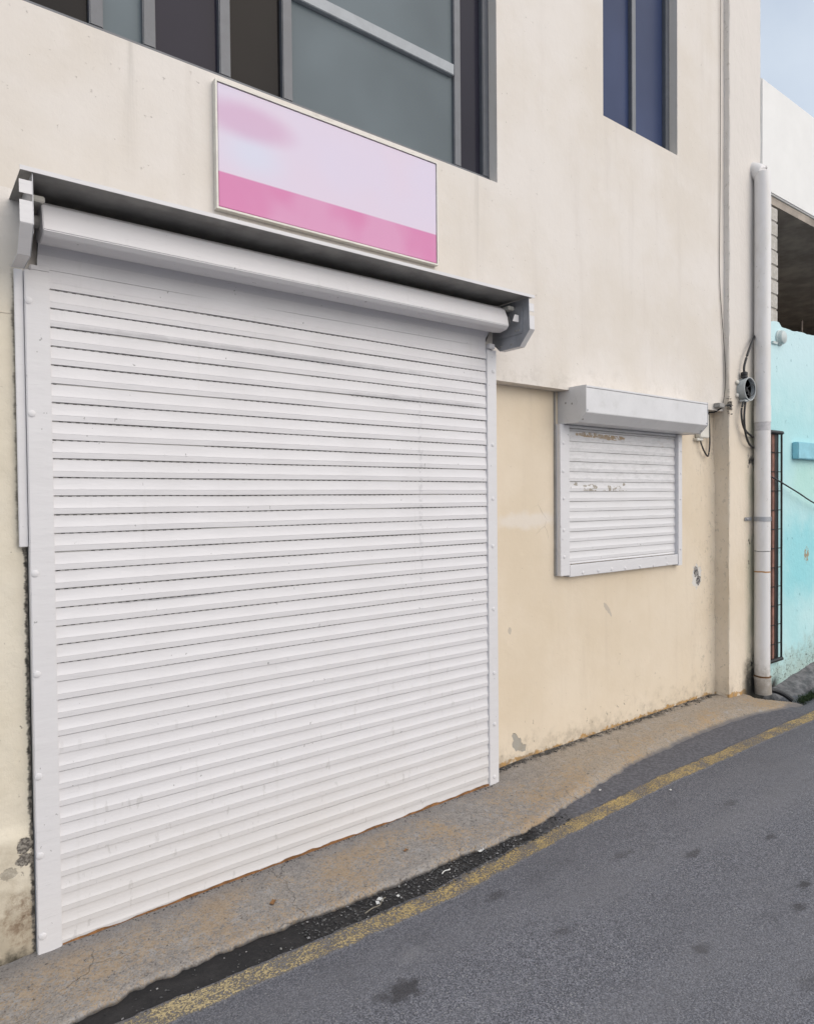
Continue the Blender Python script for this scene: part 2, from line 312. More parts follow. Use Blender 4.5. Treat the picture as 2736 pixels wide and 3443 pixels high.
c = g.mix(g.mul(och, g.ss(g.x, 0.2, 2.2, 0.45, 0.6)), c, (0.38, 0.25, 0.115))
gry = g.ss(g.noise(15, 8, 0.8), 0.56, 0.62)
c = g.mix(g.mul(gry, 0.6), c, (0.33, 0.325, 0.325))
nearw = g.ss(g.add(g.y, g.mul(g.sub(g.noise(9, 5), 0.5), 0.14)), -0.16, 0.02)
c = g.mix(g.mul(nearw, g.ss(g.x, 3.0, 1.5), 0.55), c, (0.17, 0.163, 0.165))
wl = g.mul(g.ss(g.add(g.y, g.mul(g.sub(g.noise(14, 5), 0.5), 0.08)), 0.045, 0.10), g.ss(g.x, 2.15, 2.3))
c = g.mix(g.mul(wl, g.ss(g.noise(21, 5, 0.7), 0.38, 0.55), 0.85), c, (0.05, 0.048, 0.046))
pit = g.ss(g.noise(70, 3, 0.6), 0.36, 0.30)
c = g.mix(g.mul(pit, 0.6), c, (0.05, 0.046, 0.042))
cr = g.vor(1.9, 'DISTANCE_TO_EDGE', g.nd('ShaderNodeVectorMath', g.pos, g.vs(0.07, 0.07, 0.07, g.nd('ShaderNodeTexNoise', g.vs(3, 3, 3)).outputs[1]), operation='ADD').outputs[0])
crm = g.mul(g.ss(cr, 0.006, 0.0015), g.ss(g.noise(1.7, 2), 0.56, 0.64))
c = g.mix(g.mul(crm, 0.35), c, (0.05, 0.047, 0.045))
low_ = g.ss(g.add(g.z, g.mul(g.sub(n2, 0.5), 0.012)), -0.016, -0.027)
c = g.mix(g.mul(low_, 0.8), c, g.mix(g.ss(g.x, 1.9, 2.5), (0.035, 0.033, 0.032), (0.12, 0.12, 0.132)))
g.col(c); g.bump(g.add(g.mul(n, 0.7), g.mul(f_, 0.4), g.mul(crm, -0.3), g.mul(pit, -0.4)), 0.006, 0.9); m_apron = g.m

def concrete(name, a, b_):
    g = G(name, 0.9, spec=0.25); n = g.noise(16, 6, 0.7); g.col(g.mix(g.ss(n, 0.35, 0.68), a, b_)); g.bump(g.add(n, g.mul(g.noise(90, 3), .4)), 0.008, 0.9); return g.m
m_kerb = concrete('kerb_concrete', (0.09, 0.09, 0.095), (0.2, 0.195, 0.2))
m_stone = concrete('grey_stone', (0.22, 0.22, 0.21), (0.34, 0.34, 0.33))
m_lump = concrete('mortar_lump', (0.3, 0.28, 0.25), (0.45, 0.42, 0.38))
m_pebble = concrete('grit_stones', (0.03, 0.03, 0.032), (0.12, 0.12, 0.12))
m_block = concrete('concrete_blocks', (0.42, 0.4, 0.36), (0.55, 0.53, 0.5))

g = G('turquoise_paint', 0.8, spec=0.3)
b = g.noise(1.6, 5, 0.6); c = g.mix(g.ss(b, 0.35, 0.7), (0.42, 0.70, 0.73), (0.52, 0.76, 0.78))
c = g.mix(g.ss(g.z, 2.3, 3.0), c, (0.56, 0.76, 0.80))
c = g.mix(g.mul(g.ell(6.15, 1.05, 0.4, 0.35, amp=0.6, sc=4, soft=0.5), 0.7), c, (0.23, 0.62, 0.69))
c = g.mix(g.mul(g.ell(6.3, 1.75, 0.35, 0.2, amp=0.5, sc=4, soft=0.6), 0.5), c, (0.45, 0.72, 0.60))
br = g.mul(g.ell(6.26, 1.08, 0.05, 0.075, amp=0.7, sc=20), g.ss(g.noise(30, 4), 0.4, 0.52))
c = g.mix(br, c, (0.33, 0.28, 0.2))
c = g.mix(g.mul(g.ss(g.noise(22, 4, 0.65, g.vs(1, 1, 0.6)), 0.67, 0.70), 0.7), c, (0.14, 0.33, 0.36))
gm = g.ss(g.add(g.z, g.mul(g.sub(g.noise(8, 6, 0.7), 0.5), -0.6), g.mul(g.sub(g.x, 5.7), -0.13)), 0.33, -0.03)
c = g.mix(g.mul(gm, 0.65), c, (0.36, 0.42, 0.36))
c = g.mix(g.mul(gm, g.ss(g.noise(38, 8, 0.8, None, .5), 0.53, 0.58), 0.85), c, (0.08, 0.085, 0.07))
wet_dark = g.ss(g.add(g.z, g.mul(g.sub(g.x, 5.7), -.3), g.mul(g.sub(g.noise(12, 5), .5), .2)), 0.09, 0.0)
c = g.mix(g.mul(wet_dark, g.ss(g.x, 5.75, 5.6)), c, (0.03, 0.03, 0.028))
g.col(c); g.bump(g.add(g.noise(7, 6, 0.65), g.mul(g.noise(40, 4), 0.3)), 0.007, 0.8); m_cyan = g.m
m_ledge = plain('blue_ledge_paint', (0.30, 0.62, 0.73), 0.8, var=0.2, sc=6)
m_parapet = plain('white_parapet', (0.8, 0.8, 0.79), 0.8, var=0.05, sc=3)
m_lav = plain('pale_grey_wall', (0.42, 0.43, 0.48), 0.8, var=0.1, sc=3)
m_dim = plain('bare_dark_concrete', (0.42, 0.37, 0.32), 0.9, var=0.4, sc=4)
m_wood = plain('reddish_boards', (0.42, 0.21, 0.16), 0.7, var=0.4, sc=12)
m_iron = plain('black_iron', (0.02, 0.02, 0.021), 0.5, 0.3)
m_rust = plain('rusty_steel', (0.2, 0.15, 0.12), 0.8, 0.2, 0.4, 30)
m_lampw = plain('pale_lamp_plastic', (0.55, 0.62, 0.62), 0.4)
m_litter = plain('white_scrap', (0.7, 0.7, 0.68), 0.7)
m_leaf = plain('dry_leaf', (0.28, 0.14, 0.05), 0.7, var=0.4, sc=60)
m_twig = plain('grey_twig', (0.22, 0.2, 0.16), 0.8, var=0.3, sc=60)
g = G('grass_blades', 0.6); g.col(g.mix(g.noise(30), (0.018, 0.035, 0.014), (0.045, 0.08, 0.025))); m_grass = g.m

g = G('banner_print', 0.55)
lil = g.mix(g.ss(g.noise(1.8, 2), 0.35, 0.65), (0.64, 0.58, 0.72), (0.66, 0.57, 0.69))
lil = g.mix(g.ell(0.80, 3.12, 0.12, 0.08, amp=0.15, sc=4, soft=0.9), lil, (0.61, 0.62, 0.75))
lil = g.mix(g.mul(g.ell(0.78, 3.25, 0.2, 0.07, amp=0.15, sc=4, soft=0.5), 0.7), lil, (0.56, 0.34, 0.52))
pk = g.mix(g.ss(g.noise(2.5, 2), 0.4, 0.6), (0.60, 0.2, 0.40), (0.62, 0.28, 0.47))
g.col(g.mix(g.ss(g.z, 3.012, 3.004), lil, pk)); m_banner = g.m

# ------------------------------------------------------------------ mesh helpers
class MB:
    def __init__(s): s.v = []; s.f = []; s.mi = []
    def add(s, vs, fs, mi=0):
        o = len(s.v); s.v += [tuple(p) for p in vs]; s.f += [tuple(i+o for i in f) for f in fs]; s.mi += [mi]*len(fs); return s
    def box(s, x0, x1, y0, y1, z0, z1, mi=0):
        return s.add([(x, y, z) for z in (z0, z1) for y in (y0, y1) for x in (x0, x1)],
                     [(0, 2, 3, 1), (4, 5, 7, 6), (0, 1, 5, 4), (2, 6, 7, 3), (0, 4, 6, 2), (1, 3, 7, 5)], mi)
    def prism(s, prof, x0, x1, axis='x', mi=0, caps=True):
        n = len(prof)
        def P(a, t): return {'x': (t, a[0], a[1]), 'y': (a[0], t, a[1]), 'z': (a[0], a[1], t)}[axis]
        vs = [P(a, x0) for a in prof]+[P(a, x1) for a in prof]
        fs = [(i, (i+1) % n, n+(i+1) % n, n+i) for i in range(n)]
        if caps: fs += [tuple(range(n))[::-1], tuple(range(n, 2*n))]
        return s.add(vs, fs, mi)
    def tube(s, pts, r, n=10, mi=0, cap=True, ends=None):
        pts = [Vector(p) for p in pts]; rings = []
        for i, p in enumerate(pts):
            t = (pts[min(i+1, len(pts)-1)]-pts[max(i-1, 0)]).normalized()
            a = t.cross(Vector((0, 0, 1)) if abs(t.z) < 0.9 else Vector((1, 0, 0))).normalized(); b = t.cross(a)
            q = r[i] if isinstance(r, (list, tuple)) else r
            rings.append([p+a*q*math.cos(2*math.pi*k/n)+b*q*math.sin(2*math.pi*k/n) for k in range(n)])
        vs = [v for rg in rings for v in rg]
        fs = [(i*n+k, i*n+(k+1) % n, (i+1)*n+(k+1) % n, (i+1)*n+k) for i in range(len(pts)-1) for k in range(n)]
        if cap: fs += [tuple(range(n))[::-1], tuple(range((len(pts)-1)*n, len(pts)*n))]
        return s.add(vs, fs, mi)
    def lathe(s, prof, org, axis, n=24, mi=0):
        """prof: (radius, distance along axis)"""
        ax = Vector(axis).normalized(); a = ax.cross(Vector((0, 0, 1)) if abs(ax.z) < 0.9 else Vector((1, 0, 0))).normalized(); b = ax.cross(a); o = Vector(org)
        vs = [o+ax*h+(a*math.cos(2*math.pi*k/n)+b*math.sin(2*math.pi*k/n))*r for r, h in prof for k in range(n)]
        fs = [(i*n+k, i*n+(k+1) % n, (i+1)*n+(k+1) % n, (i+1)*n+k) for i in range(len(prof)-1) for k in range(n)]
        if prof[-1][0] > 1e-6: fs.append(tuple(range((len(prof)-1)*n, len(prof)*n)))
        if prof[0][0] > 1e-6: fs.append(tuple(range(n))[::-1])
        return s.add(vs, fs, mi)
    def build(s, name, mats, parent=None, bevel=0.0, sharp=35, segs=2):
        me = bpy.data.meshes.new(name); me.from_pydata(s.v, [], s.f); me.update()
        ms = mats if isinstance(mats, (list, tuple)) else [mats]
        for m in ms: me.materials.append(m)
        for p, i in zip(me.polygons, s.mi): p.material_index = i
        bm = bmesh.new(); bm.from_mesh(me); bmesh.ops.recalc_face_normals(bm, faces=bm.faces)
        if bevel:
            es = [e for e in bm.edges if len(e.link_faces) == 2 and e.calc_face_angle(0) > R(25)]
            bmesh.ops.bevel(bm, geom=es, offset=bevel, segments=segs, affect='EDGES', clamp_overlap=True)
        bm.to_mesh(me); bm.free()
        for p in me.polygons: p.use_smooth = True
        me.set_sharp_from_angle(angle=R(sharp))
        o = bpy.data.objects.new(name, me); S.collection.objects.link(o)
        if parent: o.parent = parent; o.matrix_parent_inverse = Matrix.Translation(-world_loc(parent))
        return o
def world_loc(o):
    v = Vector(o.location)
    if o.parent is not None: v = o.matrix_parent_inverse @ v + world_loc(o.parent)
    return v
def thing(name, loc, label, cat, group=None):
    o = bpy.data.objects.new(name, None); S.collection.objects.link(o); o.location = loc; o.empty_display_size = 0.1
    return tag(o, label, cat, group)
def tag(o, label, cat, group=None):
    o['label'] = label; o['category'] = cat
    if group: o['group'] = group
    return o
def struct(o, kind='structure'): o['kind'] = kind; return o
def smooth(pts, n=8):
    P = [Vector(p) for p in pts]; out = []
    for i in range(len(P)-1):
        a, b, c, d = P[max(i-1, 0)], P[i], P[i+1], P[min(i+2, len(P)-1)]
        for k in range(n):
            t = k/n
            out.append(0.5*((2*b)+(c-a)*t+(2*a-5*b+4*c-d)*t*t+(3*b-a-3*c+d)*t**3))
    return out+[P[-1]]
def nz(x, y, z=0.0): return mn.noise(Vector((x, y, z)))
def fbm(x, y, z=0.0, o=4):
    a, t, fq = 1.0, 0.0, 1.0
    for _ in range(o): t += a*nz(x*fq, y*fq, z*fq); a *= 0.5; fq *= 2.03
    return t
def sst(a, b, x):
    t = max(0, min(1, (x-a)/(b-a))); return t*t*(3-2*t)
def lerp_tab(tab, x):
    if x <= tab[0][0]: return tab[0][1]
    for (a, p), (b, q) in zip(tab, tab[1:]):
        if x <= b: return p+(q-p)*(x-a)/(b-a)
    return tab[-1][1]
def grid(name, xs, ys, fz, mat, plane='xy', keep=None, parent=None):
    vs = []; fs = []; nx = len(xs)
    for b in ys:
        for a in xs:
            w = fz(a, b)
            vs.append(w if isinstance(w, tuple) else ((a, b, w) if plane == 'xy' else (a, w, b)))
    for j in range(len(ys)-1):
        for i in range(nx-1):
            if keep is None or keep((xs[i]+xs[i+1])/2, (ys[j]+ys[j+1])/2):
                fs.append((j*nx+i, j*nx+i+1, (j+1)*nx+i+1, (j+1)*nx+i))
    mb = MB(); mb.add(vs, fs); o = mb.build(name, mat, parent, sharp=60); return o
def fr(a, b, st):
    n = max(1, round((b-a)/st)); return [a+(b-a)*i/n for i in range(n+1)]

# ------------------------------------------------------------------ ground
def road_z(x, y):
    z = -0.03
    if -2 < x < 8 and -4 < y < 1: z += 0.004*fbm(x*1.3, y*1.3)*sst(-4, -3, y)
    pit = sst(5.10, 5.2, x)*sst(-0.40, -0.27, y)
    z -= pit*(0.06+0.09*(1-sst(5.3, 5.5, x)))
    return z
xs = [-60, -30, -10, -5, -3]+fr(-2, 5.0, 0.08)+fr(5.03, 7.0, 0.03)+[7.5, 8, 9, 12, 20, 40, 90]
ys = [-60, -30, -12, -7, -5]+fr(-4, -0.64, 0.08)+fr(-0.6, 0.3, 0.03)+[1, 5, 20, 60]
struct(grid('road', xs, ys, road_z, m_road))

EDGE = [(-3, -.43), (-.05, -.415), (.2, -.375), (.5, -.385), (.8, -.40), (1.1, -.42), (1.6, -.425), (1.95, -.445), (2.1, -.44), (2.3, -.41), (2.7, -.345), (3.2, -.285), (4.15, -.235), (4.6, -.27), (4.95, -.35), (5.3, -.38)]
BASE = [(-3, -.02), (-.3, -.01), (0, 0), (2.2, .016), (2.6, .03), (4.8, .03), (5.3, .012)]
def apron_z(x, y):
    ye = lerp_tab(EDGE, x)+0.019*fbm(x*6, 3.1)+0.013*fbm(x*19, 7.7, 0, 3)+0.004*fbm(x*70, 2.7, 0, 2)
    wd = 0.03+0.235*sst(2.0, 3.4, x)-0.17*sst(4.5, 5.1, x)
    top = lerp_tab(BASE, x)
    top -= (0.12-y)*(0.03+0.06*sst(2.2, 3.2, x)) if y < 0.12 else 0
    if x < 2.25: top += 0.0036
    t = sst(ye+wd*0.55, ye-wd*0.45, y)
    z = top*(1-t)+(-0.055)*t
    # end of the apron by the drain mouth
    xe = 5.06+0.22*sst(-0.1, -0.36, y)+0.012*fbm(y*12, 1.3)
    e = sst(xe-0.03, xe+0.03, x); z = z*(1-e)+(-0.2)*e
    return z+(0.0028*fbm(x*14, y*14)+0.0008*fbm(x*40, y*40, 2))*(1-.7*t)
struct(grid('pavement', fr(-2.2, 5.36, 0.015), fr(-0.62, 0.2, 0.012), apron_z, m_apron))

def strip(name, x0, x1, lo, hi, st, off, mat, ny=6):
    vs = []; fs = []; ac = []; X = fr(x0, x1, st)
    for x in X:
        a, b = lo(x), hi(x)
        for k in range(ny):
            y = a+(b-a)*k/(ny-1); vs.append((x, y, road_z(x, y)+(off if 0 < k < ny-1 else -.004))); ac.append(k/(ny-1))
    for i in range(len(X)-1):
        for k in range(ny-1): fs.append((i*ny+k, (i+1)*ny+k, (i+1)*ny+k+1, i*ny+k+1))
    mb = MB(); mb.add(vs, fs); o = mb.build(name, mat, sharp=60)
    at = o.data.attributes.new('across', 'FLOAT', 'POINT'); at.data.foreach_set('value', ac); return o
ycen = lambda x: lerp_tab([(-2, -.525), (.1, -.535), (.6, -.56), (1.35, -.588), (2.1, -.548), (3.15, -.516), (5.1, -.545), (9, -.56), (30, -.6)], x)
struct(strip('gutter', -1.2, 5.0, lambda x: ycen(x)+0.012-0.012*abs(fbm(x*8, 4.4)), lambda x: -0.2, 0.02, 0.0025, m_grit))
struct(strip('road_marking', -0.02, 14, lambda x: ycen(x)-0.06+0.010*fbm(x*11, 9.1)+0.005*fbm(x*40, 2), lambda x: ycen(x)+0.058+0.010*fbm(x*11, 5.5)+0.005*fbm(x*40, 6), 0.02, 0.003, m_yellow, 14))

# loose grit in the gutter and along the wall foot
mb = MB()
def rock(mb, x, y, z, s, mi=0):
    sx, sy, sz = (s*random.uniform(.6, 1.4) for _ in range(3)); a = random.random()*6.28
    pts = [(1, 0, 0), (-1, 0, .1), (0, 1, 0), (0, -1, -.1), (0, 0, .8), (0, 0, -.8), (.7, .6, .3), (-.6, -.6, .4)]
    vs = []
    for px, py, pz in pts[:6]:
        px, py, pz = px*sx*random.uniform(.7, 1.2), py*sy*random.uniform(.7, 1.2), pz*sz*.7
        vs.append((x+px*math.cos(a)-py*math.sin(a), y+px*math.sin(a)+py*math.cos(a), z+pz))
    mb.add(vs, [(0, 2, 4), (2, 1, 4), (1, 3, 4), (3, 0, 4), (2, 0, 5), (1, 2, 5), (3, 1, 5), (0, 3, 5)], mi)
m_pebl = concrete('pale_grit_stones', (0.16, 0.16, 0.17), (0.32, 0.31, 0.3))
for i in range(1500):
    x = random.choice((random.gauss(1.25, .35), random.gauss(1.9, .3), random.uniform(0.3, 2.4)))
    if not 0.75 < x < 2.3: continue
    y = random.uniform(ycen(x)+0.03, lerp_tab(EDGE, x)-0.0)
    rock(mb, x, y, road_z(x, y)+0.006, random.choice((.0025, .003, .004, .004, .006)), 1 if random.random() < .12 else 0)
for i in range(70):
    x = random.uniform(0.05, .85); rock(mb, x, random.uniform(ycen(x)+0.02, lerp_tab(EDGE, x)-0.02), road_z(x, ycen(x))+0.004, random.choice((.002, .003, .0045)), 1 if random.random() < .3 else 0)
for i in range(420):
    x = 2.28+random.random()**1.5*2.5; y = 0.112-abs(random.gauss(0, .022))
    rock(mb, x, y, apron_z(x, y)+0.003, random.choice((.003, .004, .005, .007)), 0)
for i in range(260):
    x = random.uniform(0, 2.2); y = -0.012-abs(random.gauss(0, .012))
    rock(mb, x, y, apron_z(x, y)+0.001, random.choice((.002, .003, .004)), 0)
for i in range(260):
    x = random.uniform(0, 5); y = random.uniform(-1.6, 0.0)
    rock(mb, x, y, max(road_z(x, y), apron_z(x, y) if y > -.4 and x < 5 else -1)+0.001, random.choice((.002, .0025, .003)), 1 if random.random() < .5 else 0)
struct(mb.build('grit', [m_pebble, m_pebl], sharp=10), 'stuff')

# ------------------------------------------------------------------ shop building
bld = thing('shop_building', (2.5, 0.3, 0), 'cream rendered shop building with long upper window and peeling paint at its foot', 'building')
WY = 0.03
def wall_holes(mb, x0, x1, z0, z1, holes, yf, yb):
    X = sorted({x0, x1, *[h[0] for h in holes], *[h[1] for h in holes]}); Z = sorted({z0, z1, *[h[2] for h in holes], *[h[3] for h in holes]})
    for a, b in zip(X, X[1:]):
        for c, d in zip(Z, Z[1:]):
            if a < x0 or b > x1 or c < z0 or d > z1: continue
            if any(h[0] <= a and b <= h[1] and h[2] <= c and d <= h[3] for h in holes): continue
            mb.add([(a, yf, c), (b, yf, c), (b, yf, d), (a, yf, d)], [(0, 1, 2, 3)])
    for h in holes:
        a, b, c, d = h; d = min(d, z1)
        mb.add([(a, yf, c), (b, yf, c), (b, yb, c), (a, yb, c)], [(0, 1, 2, 3)]); mb.add([(a, yf, d), (b, yf, d), (b, yb, d), (a, yb, d)], [(0, 1, 2, 3)])
        mb.add([(a, yf, c), (a, yf, d), (a, yb, d), (a, yb, c)], [(0, 1, 2, 3)]); mb.add([(b, yf, c), (b, yf, d), (b, yb, d), (b, yb, c)], [(0, 1, 2, 3)])
WIN = (-1.2, 2.30, 3.42, 4.85); WIN2 = (3.27, 4.14, 4.12, 5.6)
mb = MB(); wall_holes(mb, -3, 4.80, 2.30, 8, [WIN, WIN2, (-3, -0.082, 2.30, 2.72), (-0.03, 2.2, 2.30, 2.66)], WY, 0.18)
mb.add([(-3, WY, 8), (5.3, WY, 8), (5.3, 4, 8), (-3, 4, 8)], [(0, 1, 2, 3)]); mb.add([(5.3, .13, -.2), (5.3, 4, -.2), (5.3, 4, 8), (5.3, .13, 8)], [(0, 1, 2, 3)])
mb.add([(2.2, WY, 2.30), (4.80, WY, 2.30), (4.80, 0.125, 2.30), (2.2, 0.125, 2.30)], [(0, 1, 2, 3)])
mb.build('wall', m_wall, bld, sharp=20)
grid('lower_wall', fr(2.19, 4.81, 0.03), fr(-0.1, 2.31, 0.03), lambda x, z: 0.12+0.0035*fbm(x*1.7, z*1.7, 5)-0.02*sst(4.70, 4.80, x)**2*(0.6+0.8*abs(fbm(z*9, 2.2)))*sst(2.1, 1.8, z), m_low, 'xz', parent=bld)
grid('side_wall', fr(-3, -0.4, 0.1)+fr(-0.38, -0.082, 0.012), fr(-0.2, 2.74, 0.02), lambda x, z: WY-.006*sst(2.5,2.7,z)+0.004*fbm(x*4, z*4, 1)+0.0025*fbm(x*17, z*17, 3)*(1+sst(.6, 0, z))-0.02*sst(.47, .43, z), m_left, 'xz', parent=bld)
# pilaster: rough-edged column with a visible left cheek
def pil(u, z):
    w = 0.006*fbm(z*5, 1.7)+0.0035*fbm(z*22, 4.2)
    if u < 0: return (4.80+0.003*fbm(z*6, u*20)+w*(1+u), 0.128+(-0.015-0.128)*(1+u) if u > -1 else 0.128, z)   # cheek
    return (4.80+w*(1-u)+u*0.5, -0.015+0.003*fbm(u*5, z*3, 8), z)
us = [-1, -.85, -.7, -.5, -.3, -.15, -.06, -.02, 0.012, .04, .1]+fr(.2, 1, .1)
grid('pilaster', us, fr(-0.1, 8, 0.03), pil, m_pil, parent=bld)
mb = MB(); mb.add([(5.3, -.015, -.2), (5.3, .14, -.2), (5.3, .14, 8), (5.3, -.015, 8)], [(0, 1, 2, 3)]); mb.build('pilaster_return', m_pil, bld)

mb = MB(); mb.box(-.2, 2.4, .2, .24, -.2, 2.9); mb.box(-.2, 2.4, .031, .2, 2.661, 2.69); mb.build('dark_lining', m_darksteel, bld)
def window(x0, x1, z0, z1, panes, frame_m, y=0.12, fw_=0.05):
    mb = MB()
    mb.box(x0, x1, y-.03, y+.03, z0, z0+fw_); mb.box(x0, x1, y-.03, y+.03, z1-fw_, z1)
    ed = [x0]+[p[0] for p in panes[1:]]+[x1]
    for i, e in enumerate(ed):
        a = e if i == 0 else (e-fw_ if i == len(ed)-1 else e-fw_/2)
        mb.box(a, a+fw_, y-.028, y+.028, z0+fw_, z1-fw_)
    f = mb.build('window', frame_m, bld, 0.004)
    for i, p in enumerate(panes):
        a = ed[i]; b = ed[i+1]; q = MB(); q.box(a+.01, b-.01, y+p[2] if len(p) > 2 else y, y+.012, z0+.02, z1-.02); q.build('pane', p[1], f)
        if len(p) > 3:
            q = MB(); q.box(a+.03, b-.03, y-.036, y-.004, p[3], p[3]+.06); q.build('transom', m_frame, f, 0.003)
    return f
window(WIN[0], WIN[1], WIN[2], WIN[3], [(-1.2, m_gblack), (0.2, m_ggrey), (0.40, m_gdark), (0.72, m_gblack), (1.02, m_ggrey, -.01, 3.95), (2.06, m_gdark)], m_dframe)
window(WIN2[0], WIN2[1], WIN2[2], WIN2[3], [(3.27, m_gblue), (3.7, m_gblue)], m_dframe)

# ------------------------------------------------------------------ roller shutter (wide)
sh = thing('roller_shutter', (1.085, 0, 0), 'wide white roller shutter closed to the ground, its roll bare under an open housing', 'roller shutter')
def zk(k): return 1.6525-k*0.068 if k <= 12 else 1.6525-0.816-(k-12)*0.0651
def curtain(name, zs, x0, x1, y, opens, mat, parent, sc=1.0, slots=True, nseg=30, seed=0):
    mb = MB(); X = fr(x0, x1, (x1-x0)/nseg)
    for s_, (zt, zb) in enumerate(zip(zs, zs[1:])):
        p = zt-zb; op = opens(s_)
        gz = (0.0041*op+0.0010*(1-op))*sc
        dp_ = 0.006 if op < .15 else .0028
        prof = [(dp_, 0), (dp_, -gz), (-.0008, -gz-.0004), (-.0009, -p*.2), (-.0018, -p*.36), (-.0032, -p*.5), (-.0053, -p*.63), (-.0064, -p*.68), (-.0058, -p*.695), (-.0053, -p*.84), (-.0048, -p+.0008), (dp_, -p)]
        n = len(prof); vs = []
        for i, x in enumerate(X):
            wy = 0.0022*fbm(x*1.8, s_*3.7+seed, 1, 2)+0.0004*nz(s_*7.1, seed); wz = 0.0014*fbm(x*2.1, s_*1.9+seed, 4, 2)
            vs += [(x, y+a*sc+wy, zt+b+wz) for a, b in prof]
        for i in range(len(X)-1):
            for k in range(n-1): mb.add([], []); mb.f.append((len(mb.v)+i*n+k, len(mb.v)+(i+1)*n+k, len(mb.v)+(i+1)*n+k+1, len(mb.v)+i*n+k+1)); mb.mi.append(1 if k == 0 else 0)
        mb.v += vs
        if slots and op > 0.15:
            x = x0+random.uniform(0, .03)
            while x < x1-.02:
                wz = 0.0014*fbm(x*2.1, s_*1.9+seed, 4, 2)
                mb.add([(x, y+.0021, zt+wz-gz*.94), (x+.0135, y+.0021, zt+wz-gz*.94), (x+.0135, y+.0021, zt+wz-gz*.40), (x, y+.0021, zt+wz-gz*.40)], [(0, 1, 2, 3)], 2); x += .0283
    return mb.build(name, [mat, m_groove, m_slot], parent, sharp=22)
ks = [zk(k) for k in range(-12, 25)]+[-0.004]
curtain('curtain', ks, -0.004, 2.176, 0.0, lambda i: 0 if i == 0 else (1 if i < 19 else (max(0.0, 1-(i-19)*.2))), m_slat, sh)
# upper slats curving back onto the roll
mb = MB(); mb.prism([(-.002, 2.468), (-.004, 2.50), (-.012, 2.535), (-.03, 2.556), (-.036, 2.552), (-.02, 2.53), (.006, 2.50), (.008, 2.468)], -.035, 2.168); mb.build('curved_slat', m_slat, sh, sharp=40)
mb = MB(); rollp = [(-.168, 2.552), (-.150, 2.535), (-.10, 2.528), (-.045, 2.54), (-.012, 2.565), (.0, 2.60), (-.012, 2.64), (-.05, 2.668), (-.10, 2.668), (-.137, 2.645), (-.158, 2.60)]
mb.prism(rollp, -.04, 2.185); mb.build('shutter_roll', m_slat, sh, 0.003, 25)
mb = MB(); mb.tube([(-.07, -.085, 2.6), (2.24, -.085, 2.6)], .022, 12); mb.build('roll_axle', m_darksteel, sh)
mb = MB(); mb.box(-.115, 2.285, -.25, .026, 2.700, 2.7035); mb.prism([(-.2535, 2.6965), (-.2535, 2.709), (-.2505, 2.709), (-.2505, 2.6965)], -.115, 2.285); mb.build('top_plate', m_darksteel, sh)
mb = MB(); mb.prism([(-.2575, 2.6955), (-.2575, 2.710), (-.254, 2.710), (-.254, 2.6955)], -.118, 2.288); mb.build('plate_lip', m_white, sh)
BR = [(.028, 2.698), (-.249, 2.698), (-.254, 2.528), (-.18, 2.448), (-.03, 2.448), (.028, 2.50)]
for sx, xp in ((1, 2.25), (-1, -.08)):
    mb = MB(); mb.prism(BR, xp, xp+.003*sx)
    b = mb.build('end_bracket', m_steel, sh)
    mb = MB()
    def fl(p, q, mb=mb, xp=xp, sx=sx):
        p, q = Vector(p), Vector(q); d = (q-p).normalized(); n = Vector((-d.y, d.x))*.003
        mb.prism([tuple(p), tuple(q), tuple(q+n), tuple(p+n)], xp+.003*sx, xp+.04*sx)
    fl((-.249, 2.668), (-.2505, 2.625)); fl((-.2515, 2.602), (-.2538, 2.530)); fl((-.2538, 2.5275), (-.181, 2.4485)); fl((-.179, 2.448), (-.03, 2.448))
    mb.build('flange', m_white, b)
    mb = MB(); mb.box(xp-.006*sx, xp-.001*sx, -.205, -.02, 2.515, 2.665); mb.build('motor_plate', m_steel, b, 0.002)
    mb = MB(); mb.box(xp-.05*sx, xp-.007*sx, -.15, -.0, 2.648, 2.668); mb.build('support_bar', m_boxw, b, 0.003)
    mb = MB(); mb.lathe([(.034, 0), (.034, .012), (.02, .014), (.02, .03)], (xp-.006*sx, -.085, 2.6), (-sx, 0, 0)); mb.build('axle_bearing', m_darksteel, b)
    for yy, zz in ((-.18, 2.535), (-.16, 2.535), (-.03, 2.645), (.005, 2.68), (-.12, 2.47), (-.04, 2.47)):
        mb = MB(); mb.lathe([(.006, 0), (.006, .003), (.003, .0045)], (xp-.006*sx if -.2 < yy < -.025 and zz > 2.51 else xp, yy, zz), (-sx, 0, 0), 10); mb.build('bolt', m_darksteel, b)
mb = MB(); mb.prism([(2.19, 2.575), (2.235, 2.575), (2.235, 2.612), (2.205, 2.612)], -.19, -.186, 'y'); mb.build('white_clip', m_white, sh)

RIV = None
def rivets(pts, y, parent, r=.0125):
    mb = MB(); mb.lathe([(r, 0), (r*.98, .002), (r*.75, .0032), (r*.4, .004), (0.0001, .0044)], (0, 0, 0), (0, -1, 0), 18)
    first = None
    for x, z in pts:
        if first is None: o = mb.build('rivet', m_white, parent); first = o
        else:
            o = first.copy(); S.collection.objects.link(o); o.parent = parent; o.matrix_parent_inverse = Matrix.Translation(-world_loc(parent))
        o.location = (x, y, z)
def rail(name, x0, x1, yf, yb, z0, z1, parent, mat=m_white):
    mb = MB(); mb.box(x0, x1, yf, yb, z0, z1); return mb.build(name, mat, parent, 0.003)
gl = rail('guide_rail', -.078, .002, -.012, .03, -.03, 2.455, sh); gr = rail('guide_rail', 2.168, 2.243, -.012, .115, .0, 2.455, sh)
rivets([(-.066, 2.344), (-.063, 1.945), (-.063, 1.374), (-.063, 1.012), (-.065, .642), (-.065, .355), (-.062, .06)], -.012, gl)
